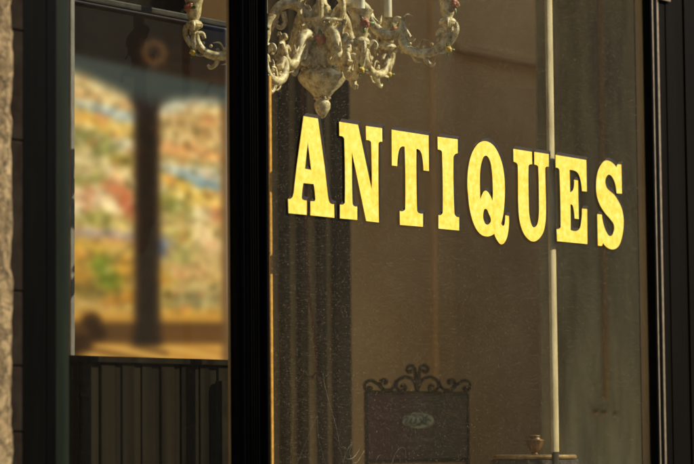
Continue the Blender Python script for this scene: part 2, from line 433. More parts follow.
sw1 = tag(obj('side_wall', bx(xs - .7, xs - .501, G + .2505, BY + .2, .9, ZT - .001), M_back), 'side wall closing the display window on the left', 'wall')
sw2 = tag(obj('side_wall', bx(9.401, 9.6, G + .2505, BY + .2, .9, ZT - .001), M_back), 'side wall closing the shop at its far right end', 'wall')
# grey partition standing forward of the back wall, at the right of the pane
gy = G + .95
gx0 = X(561.5, gy)
gw = tag(obj('grey_partition', bx(gx0, gx0 + 2.3, gy, gy + .08, 1.0, 3.0, bev=.004), M_wallg), 'grey green partition wall right of the pale post, behind the letters E and S', 'partition wall')
# slim tan batten on it
tag(obj('wall_batten', bx(X(603, gy - .01), X(606, gy - .01), gy - .012, gy - .0005, Zp(604, 398, gy), 2.99), M_tan), 'thin tan batten fixed upright on the grey green partition', 'batten')
# umber panel with dark upright slats
yc = G + 1.25
sl = empty('slatted_panel', (X(300, yc), yc, 1.0))
tag(sl, 'umber panel with dark upright slats behind the letter A', 'panel')
obj('panel', bx(X(238, yc), X(351, yc), yc, yc + .03, 1.0, 4.19), M_panelb, sl)
for a, b_ in ((262, 266), (284, 290), (301.5, 308), (321, 326.5), (336.5, 350.5)):
    obj('slat', bx(X(a, yc - .02), X(b_, yc - .02), yc - .02, yc - .0005, 1.0, 4.18, bev=.002), M_slat, sl)
# pilaster strip on the back wall and picture rail
tag(obj('wall_pilaster', bx(X(437, BY - .02), X(456, BY - .02), BY - .02, BY + .0005, 1.0, 4.1, bev=.003), M_back), 'flat upright strip on the brown back wall under the letter I', 'pilaster')
zr = Zp(520, 62, BY - .02)
tag(obj('picture_rail', bx(X(457, BY) , 9.3, BY - .018, BY + .0006, zr, zr + .03, bev=.004), M_back), 'thin horizontal rail high on the brown back wall above the lettering', 'picture rail')

# orange varnished upright edge beside the centre post
oy = G + .10
tag(obj('varnished_upright', bx(X(270.2, oy), X(271.2, oy) + .004, oy, oy + .03, 1.0, Zp(271, 76, oy), bev=.0008), M_orange), 'thin orange varnished upright just right of the fluted post, its edge in the sun', 'upright')

# pale post right behind the pane
py_ = G + .012
pp = empty('pale_post', (X(553, py_), py_, 1.0))
tag(pp, 'slim cream painted post behind the pane, sunlit beside the letters U and E', 'post')
pa, pb = X(550.5, py_), X(555.5, py_)
pcx = X(554.2, py_)
obj('shaft', prism([(pcx + .0125 * math.cos(2*math.pi*i/32), py_ + .006 + .006 * math.sin(2*math.pi*i/32)) for i in range(32)], Zp(552, 452, py_), 4.1), M_post, pp, smooth=True)
obj('shaded_end', prism([(pcx + .0115 * math.cos(2*math.pi*i/32), py_ + .006 + .0055 * math.sin(2*math.pi*i/32)) for i in range(32)], 1.0, Zp(552, 452, py_) - .0005), M_postshade, pp, smooth=True)  # dark lower end of the post, coloured as if the sunlight stopped here

# ribbed board partition behind the left pane
ry = G + .22
rp = empty('board_partition', (X(150, ry), ry, 1.0))
tag(rp, 'low partition of dark upright boards below the glowing picture', 'partition')
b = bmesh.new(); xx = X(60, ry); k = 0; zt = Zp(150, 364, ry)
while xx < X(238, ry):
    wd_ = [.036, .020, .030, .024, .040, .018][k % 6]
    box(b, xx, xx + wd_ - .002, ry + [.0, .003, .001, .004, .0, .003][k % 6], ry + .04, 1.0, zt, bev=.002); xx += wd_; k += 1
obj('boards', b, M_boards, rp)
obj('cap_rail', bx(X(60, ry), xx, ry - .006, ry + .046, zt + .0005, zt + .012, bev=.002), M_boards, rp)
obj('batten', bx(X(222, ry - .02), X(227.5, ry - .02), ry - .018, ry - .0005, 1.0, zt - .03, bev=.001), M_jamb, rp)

# ------------------------------------------------------------------ painted scene on canvas, with an added glow
QY = G + .60
def lin(c): return tuple((v / 255 / 12.92) if v <= 10 else ((v / 255 + .055) / 1.055) ** 2.4 for v in c)
def lerp(a, b, t): return tuple(x + (y - x) * t for x, y in zip(a, b))
def sst(a, b, x):
    t = min(1, max(0, (x - a) / (b - a))); return t * t * (3 - 2 * t)
BL = []   # (x, y, rx, ry, slope, colour, strength)
def blob(*a): BL.append(a)
L = blob
# left bay of the scene
L(100, 92, 34, 9, .05, (226, 196, 140), .9); L(84, 97, 14, 4, .1, (205, 150, 90), .7); L(98, 112, 26, 5, .22, (150, 166, 176), .95); L(120, 118, 14, 5, .2, (170, 180, 180), .8)
L(84, 118, 20, 6, .3, (222, 168, 66), 1); L(112, 130, 20, 7, .1, (220, 180, 84), 1); L(86, 141, 16, 7, 0, (128, 128, 66), .9); L(104, 150, 12, 8, 0, (150, 150, 80), .8)
L(122, 146, 10, 6, 0, (196, 190, 170), .8); L(118, 160, 12, 7, 0, (168, 140, 60), .8); L(80, 165, 20, 8, 0, (190, 172, 122), .8); L(88, 182, 18, 6, -.2, (150, 145, 76), .8)
L(112, 178, 8, 8, .5, (228, 200, 160), .9); L(115, 192, 11, 8, .4, (206, 112, 66), .9); L(124, 206, 9, 10, .6, (198, 96, 62), .8); L(108, 205, 9, 9, .6, (232, 214, 170), .9)
L(84, 200, 18, 9, 0, (206, 162, 128), .9); L(76, 212, 10, 8, 0, (228, 200, 170), .8); L(96, 220, 22, 6, .1, (150, 146, 66), .8); L(118, 224, 10, 6, 0, (226, 196, 120), .8)
L(100, 236, 36, 4, .05, (168, 146, 150), .9); L(84, 252, 16, 9, 0, (206, 160, 60), 1); L(112, 246, 16, 6, .3, (214, 176, 92), .9); L(98, 266, 10, 10, .3, (120, 138, 36), 1)
L(108, 282, 12, 8, 0, (112, 128, 30), .9); L(80, 276, 12, 12, 0, (194, 142, 48), .9); L(124, 270, 9, 16, 0, (204, 150, 52), .9); L(88, 290, 14, 7, 0, (120, 100, 40), .8); L(120, 298, 14, 6, 0, (196, 132, 34), .9)
# right bay
L(172, 106, 16, 8, -.15, (214, 214, 200), .9); L(205, 98, 22, 7, .1, (236, 226, 196), 1); L(195, 122, 34, 14, 0, (202, 164, 104), .9); L(180, 118, 9, 8, 0, (170, 126, 70), .6); L(204, 128, 9, 9, 0, (178, 124, 62), .7); L(216, 112, 8, 8, 0, (214, 176, 116), .7)
L(190, 152, 34, 5, .1, (224, 158, 92), 1); L(185, 161, 30, 4, .1, (176, 150, 84), .8); L(196, 171, 30, 6, .14, (196, 192, 176), .9); L(186, 175, 18, 4, .2, (130, 158, 176), .9); L(206, 184, 16, 4, .2, (120, 156, 178), .9)
L(176, 184, 16, 6, .3, (226, 182, 70), 1); L(202, 198, 20, 7, .1, (224, 186, 86), 1); L(170, 204, 14, 7, .2, (140, 142, 60), .9); L(184, 214, 12, 7, 0, (166, 156, 84), .8); L(202, 214, 10, 8, 0, (232, 206, 160), .9); L(214, 212, 8, 7, 0, (206, 126, 76), .8)
L(196, 228, 12, 8, .5, (222, 190, 140), .9); L(206, 240, 12, 8, .5, (228, 196, 150), .9); L(180, 232, 14, 7, 0, (190, 172, 84), .8); L(158, 248, 8, 9, 0, (84, 102, 150), 1); L(180, 256, 14, 8, 0, (170, 160, 92), .9); L(206, 262, 18, 8, .2, (206, 170, 112), .9)
L(182, 272, 22, 7, .1, (212, 168, 110), .9); L(160, 284, 9, 14, 0, (214, 162, 50), .9); L(190, 290, 28, 6, 0, (178, 156, 104), .9); L(196, 302, 30, 6, 0, (160, 146, 100), .8); L(188, 314, 36, 5, 0, (208, 156, 56), 1)
def paint(px, py):
    n1 = noise.noise(Vector((px * .09, py * .11, 3))); n2 = noise.noise(Vector((px * .22, py * .26, 9)))
    n3 = noise.noise(Vector((px * .05, py * .07, 21)))
    top = 55 + .178 * (px - 72)                     # lower edge of the brown beam
    c = lerp((206, 176, 118), (190, 156, 84), sst(150, 300, py + 20 * n3))
    wsum = 1.0; acc = list(c)
    qx, qy = px + 3 * n1, py + 2.5 * n2
    for (bx_, by_, rx, ry_, sl, col, st) in BL:
        dx = (qx - bx_) / rx; dy = (qy - by_ - sl * (qx - bx_)) / ry_
        d = dx * dx + dy * dy
        if d < 6:
            g = 6 * st * math.exp(-d * 1.15)
            for i in range(3): acc[i] += col[i] * g
            wsum += g
    c = tuple(a / wsum for a in acc)
    n4 = noise.noise(Vector((px * .13, py * .15, 77)))
    c = tuple(v * (1 + .08 * n2 + .14 * n1 + .16 * n4) for v in c)
    c = lerp(c, (246, 228, 184), max(0, noise.noise(Vector((px * .11, py * .12, 60))) - .08) * 1.0 * (1 - .6 * sst(230, 260, py)))
    c = lerp(c, (96, 84, 34), max(0, noise.noise(Vector((px * .10, py * .12, 90))) - .16) * .9)
    c = lerp(c, (214, 130, 72), max(0, noise.noise(Vector((px * .075, py * .08, 40))) - .12) * .8)
    # lower parapet
    par = sst(306, 318, py - .02 * (px - 68))
    tick = .5 + .5 * math.sin(px * 1.35)
    pc_ = lerp((206, 152, 62), (96, 66, 30), sst(318, 328, py) * (1 - sst(340, 347, py)))
    pc_ = lerp(pc_, (168, 112, 52), sst(325, 329, py) * (1 - sst(340, 345, py)) * tick * (.75 if px > 158 else .4))
    pc_ = lerp(pc_, (214, 166, 84), sst(342, 350, py)); 
    st = sst(.1, .5, math.sin((py - .20 * px) * .55 + 1.2)) * sst(344, 350, py)
    pc_ = lerp(pc_, (104, 64, 20) if px < 165 else (190, 130, 50), st * .8)
    c = lerp(c, pc_, par)
    for (bx_, by_, r) in ((90, 322, 10), (96, 334, 9), (80, 344, 12), (72, 350, 8)):
        d = math.hypot(px - bx_, (py - by_) * 1.1); c = lerp(c, (62, 36, 14), .85 * (1 - sst(r * .5, r * 1.35, d)))
    # dark pillar
    wl, wr = 133 - 3 * sst(325, 345, py) - 5 * (1 - sst(96, 115, py)), 156 + 2 * sst(325, 345, py) + 6 * (1 - sst(96, 115, py))
    col = lerp((66, 44, 24), (40, 31, 22), .5 + .5 * n3); col = lerp(col, (58, 50, 47), .8 * (1 - sst(100, 130, py)))
    col = lerp(col, (70, 26, 16), max(0, n1) * .6)
    k = sst(wl - 7, wl + 6, px) * (1 - sst(wr - 6, wr + 7, px)) * (1 - sst(343, 349, py))
    c = lerp(c, col, k)
    # edge moulding of the right bay
    c = lerp(c, (128, 92, 56), .85 * sst(219, 224, px) * sst(90, 110, py))
    # blue grey soffit
    arch = 82 + .178 * (px - 72) + 7 * math.cos((px - 140) / 40 * 1.7) + 2 * n1
    c = lerp((74, 80, 76), c, sst(arch - 11, arch + 9, py))
    # brown beam with a carved rosette
    bc = lerp((44, 24, 11), (96, 56, 22), sst(-30, 40, px - 150) * sst(-50, 0, py - top))
    bc = lerp(bc, (28, 18, 14), .5 + .5 * noise.noise(Vector((px * .03, (py - .17 * px) * .28, 2))))
    bc = lerp(bc, (22, 26, 48), .9 * math.exp(-((px - 216) / 15) ** 2 - ((py - 26) / 20) ** 2))
    d = math.hypot(px - 152, py - 52); an = math.atan2(py - 52, px - 152)
    ring = math.exp(-((d - 10 - 1.6 * math.cos(8 * an)) / 3.2) ** 2)
    bc = lerp(bc, (138, 98, 52), ring * .85); bc = lerp(bc, (58, 32, 14), math.exp(-(d / 4) ** 2) * .8)
    c = lerp(bc, c, sst(top - 3, top + 5, py))
    return c
def canvas():
    nu, nv = 150, 320; vs = []; fs = []; cs = []
    xl, xr_ = X(70.5, QY), X(229.0, QY)
    zt_, zb_ = Zp(150, 13.5, QY), Zp(150, 360.5, QY)
    for j in range(nv + 1):
        for i in range(nu + 1):
            u, v = i / nu, j / nv
            x = xl + (xr_ - xl) * u; z = zt_ + (zb_ - zt_) * v
            # the same point seen square on, in units of the scene's own drawing grid
            px = 70.5 + 159 * u; py = (1 - v) * (2 + 22.5 * u) + v * (358.5 + 4 * u)
            vs.append((x, QY, z)); cs.append(paint(px, py))
    import numpy as np
    A = np.array(cs).reshape(nv + 1, nu + 1, 3)
    for ax, r in ((1, 2), (0, 2)):
        for _ in range(3):
            pad = [(0, 0)] * 3; pad[ax] = (r, r); Bp = np.pad(A, pad, mode='edge'); acc = 0
            for k_ in range(2 * r + 1): acc = acc + (Bp[k_:k_ + nv + 1] if ax == 0 else Bp[:, k_:k_ + nu + 1])
            A = acc / (2 * r + 1)
    g_ = A.mean(2, keepdims=True); A = A * .80 + g_ * .20 * np.array([1.06, 1.0, .86])
    A = 255 * 1.06 * (np.clip(A, 0, 255) / 255 * 1.04) ** 1.32
    ii = np.arange(nu + 1) / nu; jj = np.arange(nv + 1) / nv
    eg = np.exp(-(ii / .014) ** 2)[None, :, None] * .7 + np.exp(-((1 - ii) / .016) ** 2)[None, :, None] * .75
    eg = np.clip(eg + np.exp(-(jj / .004) ** 2)[:, None, None] * .6, 0, .9) * np.clip((1.03 - jj) * 3.5, .35, 1)[:, None, None]
    A = A * (1 - eg) + eg * np.array([176, 170, 168.])
    cs = [tuple(c) for c in A.reshape(-1, 3)]
    for j in range(nv):
        for i in range(nu):
            a = j * (nu + 1) + i; fs.append((a, a + 1, a + nu + 2, a + nu + 1))
    me = bpy.data.meshes.new('canvas'); me.from_pydata(vs, [], fs)
    at = me.color_attributes.new('paint', 'FLOAT_COLOR', 'POINT')
    for k, c in enumerate(cs):
        l_ = lin([min(255, max(0, v)) for v in c]); at.data[k].color = (*l_, 1)
    return me, (xl, xr_, zb_, zt_)
k = NT('glowing_canvas'); va = k.n('ShaderNodeVertexColor'); va.layer_name = 'paint'
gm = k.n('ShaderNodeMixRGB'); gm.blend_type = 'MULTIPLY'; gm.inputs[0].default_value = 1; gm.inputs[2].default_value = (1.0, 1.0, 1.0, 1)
k.l(va.outputs[0], gm.inputs[1]); k.l(gm.outputs[0], k.b.inputs['Emission Color']); k.b.inputs['Emission Strength'].default_value = .85  # glow added to the picture, which direct sun does not light evenly
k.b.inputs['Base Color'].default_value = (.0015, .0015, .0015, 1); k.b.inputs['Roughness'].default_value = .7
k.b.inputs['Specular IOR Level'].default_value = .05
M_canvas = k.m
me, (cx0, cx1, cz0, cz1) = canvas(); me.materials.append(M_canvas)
pt = empty('glowing_picture', ((cx0 + cx1) / 2, QY, cz0))
tag(pt, 'large picture with an added glow in a pale frame showing a colourful blurred scene with a dark pillar', 'screen')  # a picture given an added glow, not a screen
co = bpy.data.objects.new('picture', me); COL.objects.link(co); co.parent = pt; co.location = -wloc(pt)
M_pdark = mat('dark_frame_top', (.03, .027, .025), (.05, .045, .042), 40, .5, .1, .0004, spec=.1)
M_pframe = mat('pale_frame', (.16, .15, .145), (.22, .205, .20), 40, .4, .1, .0004)
def bar(a, b_, c_, d_): 
    return obj('frame', bx(a, b_, QY - .012, QY + .012, c_, d_, bev=.003), M_pframe, pt)
obj('backing', bx(cx0 + .001, cx1 - .001, QY + .002, QY + .010, cz0, cz1), M_boards, pt)
fwid = .012
bar(cx0 - fwid, cx0 + .001, cz0 - fwid, cz1 + fwid); bar(cx1 - .001, cx1 + fwid, cz0 - fwid, cz1 + fwid)
bar(cx0 + .0015, cx1 - .0015, cz0 - fwid, cz0 + .001); bar(cx0 + .0015, cx1 - .0015, cz1 - .001, cz1 + fwid).data.materials[0] = M_pdark
es = empty('picture_stand', ((cx0 + cx1) / 2, QY + .1, 1.0))
tag(es, 'dark wooden stand behind the glowing picture, holding it up', 'stand')
for xx in (cx0 + .1, cx1 - .1):
    obj('leg', tube([(xx, QY + .20, 1.0), (xx, QY + .03, cz1 - .05)], .014, n=8, sub=1), M_boards, es)
obj('back_board', bx(cx0 - .30, cx1 + .12, QY + .225, QY + .245, 1.0, 4.0), M_boards, es)
obj('ledge', bx(cx0, cx1, QY + .013, QY + .16, cz0 - .06, cz0 - .03, bev=.003), M_boards, es)
obj('tray', bx(cx0, cx1, QY - .02, QY + .0125, cz0 - fwid - .022, cz0 - fwid - .001, bev=.003), M_boards, es)

# ------------------------------------------------------------------ the lettering
def outline(pts):
    """pts: (x, y, smooth) -> dense closed outline; smooth points round the corner."""
    n = len(pts); out = []
    for i in range(n):
        p0, p1, p2, p3 = pts[i-1], pts[i], pts[(i+1) % n], pts[(i+2) % n]
        if not p1[2] and not p2[2]: out.append((p1[0], p1[1])); continue
        a = Vector(p1[:2]); b = Vector(p2[:2]); ch = b - a; L_ = ch.length
        def tan(prev, nxt):
            t = Vector(nxt[:2]) - Vector(prev[:2]); return t.normalized() * L_ if t.length > 0 else ch
        ta = tan(p0, p2) if p1[2] else None; tb = tan(p1, p3) if p2[2] else None
        if ta is None: ta = (2 * ch - tb) if tb is not None else ch; ta = ta.normalized() * L_ * .8
        if tb is None: tb = (2 * ch - ta); tb = tb.normalized() * L_ * .8
        ns = max(3, min(10, int(L_ / 9)))
        for k_ in range(ns):
            t = k_ / ns; t2, t3 = t * t, t ** 3
            q = a * (2*t3 - 3*t2 + 1) + ta * (t3 - 2*t2 + t) + b * (-2*t3 + 3*t2) + tb * (t3 - t2)
            out.append((q.x, q.y))
    return out
c, s_ = 0, 1
LET = {
 'A': ((284, 108, 8), [[(157,65,c),(271,84,c),(325,468,c),(345,648,s_),(357,735,s_),(372,764,s_),(400,770,c),(403,878,c),(212,858,c),(212,745,c),(240,747,c),(251,733,s_),(238,608,c),(155,600,c),(142,715,s_),(150,733,s_),(182,740,c),(182,855,c),(37,841,c),(33,726,c),(54,727,s_),(72,703,s_),(82,640,c),(102,468,c)],
   [(190,268,c),(218,495,c),(168,486,c)]]),
 'N': ((334, 114, 8), [[(42,62,c),(192,85,c),(302,608,c),(297,228,s_),(284,212,s_),(258,208,c),(255,95,c),(385,113,c),(387,222,c),(366,223,s_),(356,240,s_),(359,868,c),(258,856,c),(143,300,c),(148,712,s_),(158,735,s_),(186,740,c),(186,847,c),(48,835,c),(48,724,c),(74,724,s_),(88,705,s_),(83,200,s_),(70,180,s_),(44,174,c)]]),
 'T': ((386, 124, 9.27), [[(52,52,c),(395,105,c),(398,436,c),(348,430,c),(336,300,s_),(315,245,s_),(282,230,c),(288,798,s_),(303,825,s_),(343,831,c),(343,953,c),(130,935,c),(128,806,c),(158,808,s_),(179,786,s_),(173,210,c),(140,212,s_),(117,258,s_),(105,390,c),(55,384,c)]]),
 'I': ((430, 126, 4.22), [[(32,45,c),(117,56,c),(117,115,c),(106,119,s_),(99,133,s_),(103,368,s_),(111,382,s_),(123,385,c),(123,441,c),(36,433,c),(36,375,c),(46,376,s_),(54,364,s_),(51,110,s_),(45,102,s_),(33,99,c)]]),
 'Q': ((462, 136, 8.28), [[(185,42,s_),(130,68,s_),(80,150,s_),(52,270,s_),(45,400,s_),(52,497,s_),(65,607,s_),(100,732,s_),(150,809,s_),(210,832,s_),(268,809,c),(290,860,s_),(330,897,s_),(370,847,s_),(388,747,s_),(388,662,c),(358,657,c),(354,722,s_),(342,745,s_),(325,722,c),(345,627,s_),(355,477,s_),(350,330,s_),(330,220,s_),(290,120,s_),(243,62,s_)],
   [(195,162,s_),(165,210,s_),(150,300,s_),(149,420,s_),(152,532,c),(170,477,s_),(195,452,s_),(225,477,s_),(252,539,c),(256,447,s_),(248,290,s_),(230,200,s_)],
   [(195,602,s_),(177,637,s_),(180,697,s_),(208,735,s_),(240,702,s_),(222,642,s_)]]),
 'U': ((508, 144, 9.27), [[(50,45,c),(222,72,c),(224,188,c),(202,190,s_),(190,206,s_),(193,582,s_),(200,672,s_),(220,752,s_),(243,774,s_),(272,744,s_),(286,662,s_),(288,542,s_),(281,215,s_),(270,198,s_),(245,190,c),(243,73,c),(378,93,c),(378,210,c),(356,210,s_),(345,226,s_),(352,582,s_),(346,732,s_),(315,842,s_),(240,904,s_),(165,857,s_),(115,742,s_),(97,582,s_),(91,200,s_),(80,176,s_),(52,163,c)]]),
 'E': ((548, 150, 9.27), [[(70,45,c),(355,93,c),(360,385,c),(315,380,c),(300,270,s_),(268,203,s_),(200,184,c),(205,394,c),(235,365,s_),(242,276,c),(278,282,c),(285,640,c),(247,635,c),(240,560,s_),(228,512,s_),(208,502,c),(210,742,c),(272,749,s_),(302,705,s_),(315,543,c),(363,548,c),(365,872,c),(85,845,c),(80,733,c),(104,731,s_),(118,712,s_),(107,192,s_),(96,168,s_),(72,163,c)]]),
 'S': ((590, 154, 9.28), [[(150,60,s_),(108,92,s_),(72,170,s_),(58,280,s_),(64,380,s_),(90,465,s_),(135,540,s_),(192,607,s_),(222,655,s_),(222,715,s_),(190,763,s_),(150,720,s_),(122,640,s_),(110,563,c),(68,558,c),(74,850,c),(112,853,c),(122,823,c),(160,868,s_),(215,885,s_),(265,855,s_),(300,755,s_),(312,635,s_),(302,535,s_),(275,460,s_),(225,380,s_),(160,320,s_),(142,265,s_),(150,215,s_),(178,190,s_),(215,225,s_),(238,290,s_),(247,365,c),(296,368,c),(290,98,c),(255,95,c),(245,125,c),(205,80,s_)]]),
}
DX, DZ = .0122, .0078           # drop of the painted shade
wlet = empty('window_lettering', P(456, 213))
tag(wlet, 'gold block capitals spelling ANTIQUES with dark drop shade on the large pane', 'lettering')
def solid(loops, y0, y1, dx=0, dz=0):
    """prism from y0 (front) to y1 (back), back copy displaced by dx, dz."""
    vs = []; fs = []; pl = [[Vector((q.x, q.z, 0)) for q in lp] for lp in loops]
    tri = tessellate_polygon(pl); flat = [q for lp in loops for q in lp]; n = len(flat)
    vs += [(q.x, y0, q.z) for q in flat] + [(q.x + dx, y1, q.z + dz) for q in flat]
    fs += [tuple(t) for t in tri] + [tuple(n + i for i in t) for t in tri]
    o_ = 0
    for lp in loops:
        m_ = len(lp)
        for i in range(m_):
            a = o_ + i; b_ = o_ + (i + 1) % m_; fs.append((a, b_, n + b_, n + a))
        o_ += m_
    return (vs, fs)
for ch, ((ox, oy_, sc), loops) in LET.items():
    W = [[P(ox + x / sc, oy_ + y / sc, G - .004) for x, y in outline(lp)] for lp in loops]
    le = obj('letter', solid(W, G - .004, G - .0032), M_gold, wlet)
    le['label'] = 'gold capital %s' % ch
    obj('drop_shade', solid(W, G - .0030, G - .0004, DX, DZ), M_shade, le)

# ------------------------------------------------------------------ chandelier
CY = G + .32
CC = P(322, 60, CY)
UPM = (P(322, 60, CY) - EYE).dot(Vector((-AX.z, -AY.z, -AZ.z))) / F       # metres per drawing unit at the chandelier
H = Vector((AX.x, AY.x, 0)).normalized()                                  # to the right, across the view
T = Vector((-H.y, H.x, 0)); T = -T if T.y > 0 else T                      # towards the street
ch = empty('chandelier', (CC.x, CC.y, CC.z - 57 * UPM))
tag(ch, 'ornate cream ceramic chandelier with roses, scroll arms and candle cups hanging above the letters', 'chandelier')
def cz(y): return CC.z + (60 - y) * UPM
def cl(prof, c_=CC, n=40, **k_): return lathe([(r * UPM, cz(y)) for r, y in prof], c_, n, **k_)
bowl = cl([(18, 68), (17, 60), (18.5, 50), (20.5, 38), (22, 28), (23.5, 24), (25, 22.5), (25, 20.5), (22, 20)], n=96, flute=.02, nf=16)
obj('bowl', bowl, M_cer, ch, smooth=True)
obj('bulb', cl([(6, 99), (8, 97.5), (12, 92), (19, 86), (23.5, 80), (24, 76), (22, 72), (17, 69.5), (15, 68)], n=96, flute=.025, nf=12), M_cer, ch, smooth=True)
obj('finial', cl([(.6, 119), (3, 117), (6, 113), (8.2, 108), (8.2, 104), (6.5, 101), (7.5, 99.5), (7, 98.5)]), M_cer, ch, smooth=True)
stem = cl([(10, 20), (12, 18), (9, 16), (7, 13), (9, 10), (9, 6), (6, 3), (5, -2), (9, -8), (11, -14), (8, -22), (5, -30), (5, -60), (8, -70), (4, -78)])
obj('stem', stem, M_cer, ch, smooth=True)
ztop = ZT - .001
obj('rod', lathe([(.006, cz(-77)), (.006, ztop)], CC, 12), M_gildline, ch, smooth=True)
b = bmesh.new()
for i in range(7):
    a = 2 * math.pi * i / 7 + .3
    ball(CC + (H * math.cos(a) + T * math.sin(a)) * 8.5 * UPM + Vector((0, 0, cz(12) - CC.z)), 3.3 * UPM, b)
obj('pearl_ring', b, M_cer, ch, smooth=True)
for yy_, rr_, nb, sz in ((69, 19.5, 22, 1.7), (25.5, 23.6, 30, 1.3), (98.5, 7.6, 10, 1.2)):
    b = bmesh.new()
    for i in range(nb):
        a = 2 * math.pi * i / nb
        ball(Vector((CC.x, CC.y, cz(yy_))) + (H * math.cos(a) + T * math.sin(a)) * rr_ * UPM, sz * UPM, b, seg=8)
    obj('bead_moulding', b, M_cer, ch, smooth=True)

def pol(a, r, y): return Vector((CC.x, CC.y, 0)) + (H * math.cos(a) + T * math.sin(a)) * r * UPM + Vector((0, 0, cz(y)))
def rose(c_, r, axis, mat_, parent, name='rose'):
    b = bmesh.new(); ax = axis.normalized(); u = ax.orthogonal().normalized(); v = ax.cross(u)
    ball(c_ + ax * r * .35, r * .42, b, seg=8)
    for ring, (nn_, rr_, hh) in enumerate(((4, .42, .28), (6, .78, .02))):
        for i in range(nn_):
            a = 2 * math.pi * (i + .5 * ring) / nn_
            d = (u * math.cos(a) + v * math.sin(a))
            nrm_ = (d * .8 + ax * .6).normalized()
            q = nrm_.to_track_quat('Z', 'Y').to_matrix()
            ball(c_ + d * r * rr_ + ax * r * hh, r * .44, b, sc=(1, 1, .38), rot=q, seg=8)
    o = obj(name, b, mat_, parent, smooth=True)
    bl = bmesh.new()
    for i, a in enumerate((.6, 2.4, 4.4)):
        d = u * math.cos(a) + v * math.sin(a); q = (ax * .8 + d * .3).normalized().to_track_quat('Z', 'Y').to_matrix()
        q2 = Matrix((d, ax.cross(d), ax)).transposed()
        ball(c_ + d * r * 1.25 - ax * r * .1, r * .62, bl, sc=(1.25, .55, .2), rot=q2, seg=8)
    obj('leaves', bl, M_leaf, o, smooth=True)
    return o

def arm(a, R0=125, dz=0, flower=M_rose, fa=0.9, k=1.0):
    q = lambda r, y: pol(a, r * R0 / 125, y + dz)
    b = bmesh.new(); u = UPM
    tube([q(12, 18), q(20, 8), q(33, 3), q(44, 10), q(50, 24), q(59, 35), q(70, 38), q(79, 32), q(80, 24), q(75, 21), q(72, 25)], [5*u, 5.4*u, 5.4*u, 5.2*u, 5.2*u, 5.4*u, 5*u, 4*u, 3*u, 2.6*u, 2.6*u], b, n=12)
    tube([q(92, 40), q(89, 43), q(86, 38), q(82, 33), q(80, 42), q(84, 51), q(93, 56), q(104, 57), q(115, 53), q(121, 45), q(122, 36), q(117, 35), q(115, 40)], [2.6*u, 2.6*u, 2.6*u, 3.2*u, 4.4*u, 4.8*u, 5*u, 4.8*u, 4.2*u, 3.8*u, 3*u, 2.4*u, 2.2*u], b, n=12)
    # leaf hooks
    tube([q(102, 59), q(104, 65), q(109, 69), q(112, 66)], [3.2*u, 2.6*u, 2*u, 1.4*u], b, n=8)
    tube([q(38, 12), q(36, 22), q(40, 28), q(45, 25), q(43, 21)], [3*u, 2.6*u, 2.2*u, 1.8*u, 1.5*u], b, n=8)
    tube([q(60, 34), q(56, 42), q(60, 47), q(65, 44)], [3*u, 2.4*u, 1.9*u, 1.5*u], b, n=8)
    for (r1, y1, r2, y2, r3, y3, w1) in ((16, 14, 25, 0, 34, -3, 4.2), (44, 12, 57, 25, 60, 17, 3.6), (52, 28, 60, 42, 72, 46, 3.6), (78, 30, 84, 18, 91, 19, 3.2),
                                         (86, 50, 92, 63, 99, 66, 3.2), (96, 52, 100, 44, 107, 44, 2.6), (113, 55, 122, 56, 127, 50, 3.0), (30, 4, 36, -6, 43, -4, 3)):
        tube([q(r1, y1), q(r2, y2), q(r3, y3)], [w1*u, w1*u*.85, .5*u], b, n=8, flat=.45)
    for kk in range(5):
        aa = a + .02 * (-1) ** kk
        ball(pol(aa, (88 + kk * 7) * R0 / 125, 47 + 4 * math.sin(kk) + dz), 1.9 * u, b, seg=8)
    o = obj('arm', b, M_cer, ch, smooth=True)
    # cup at the end of the arm
    c_ = pol(a, R0, 0); LC = lambda pr: lathe([(r * u, cz(y + dz)) for r, y in pr], c_, 28)
    cu = obj('candle_cup', LC([(1, 55), (2.6, 52), (4.2, 46), (3.4, 40), (3.0, 34), (4.6, 31), (8.2, 29), (9, 26), (7.5, 23.5), (5, 22), (6.2, 19), (7.4, 13), (7.6, 7), (9.5, 1), (12.5, -3), (12.8, -4.2), (11.5, -4), (8.2, -1.5), (4.8, -1)]), M_cer, ch, smooth=True)
    obj('candle', LC([(4.3, -.5), (4.3, -48), (3.5, -50), (.6, -50.5)]), M_candle, cu, smooth=True)
    g = bmesh.new()
    for s__ in (-1, 1):
        aa = a + s__ * .055
        tube([pol(aa, R0 + 2, 32 + dz), pol(a + s__ * .10, R0 + 3, 26 + dz), pol(a + s__ * .13, R0 + 3, 29 + dz), pol(a + s__ * .12, R0 + 3, 33 + dz)], [2*u, 2.4*u, 2.2*u, 1.6*u], g, n=8)
    tube([pol(a, R0 + 8, 27 + dz), pol(a, R0 + 9, 35 + dz), pol(a, R0 + 5, 44 + dz), pol(a, R0 - 1, 53 + dz)], [2.6*u, 2.8*u, 2.6*u, 1.6*u], g, n=8)
    obj('cup_scroll', g, M_cer, cu, smooth=True)
    d = (H * math.cos(fa) + T * math.sin(fa) + Vector((0, 0, .2)))
    rose(pol(a, R0, 9 + dz) + (H * math.cos(fa) + T * math.sin(fa)) * 9.5 * u, 5.2 * u, d, flower, cu)
    rose(pol(a, R0 + 1, 54 + dz) + T * 2 * u, 3.6 * u, (T + H * .5), M_rosey, cu, 'yellow_flower')
arm(R(10), 127, 0, M_rose, .55)
arm(R(-57), 125, 6, M_rose, .5)
arm(R(70), 112, 32, M_rose, 1.1)
arm(R(121), 108, 34, M_rosey, 1.9)
arm(R(172), 128, 0, M_rose, 2.2)
arm(R(-122), 122, 4, M_rosey, .9)
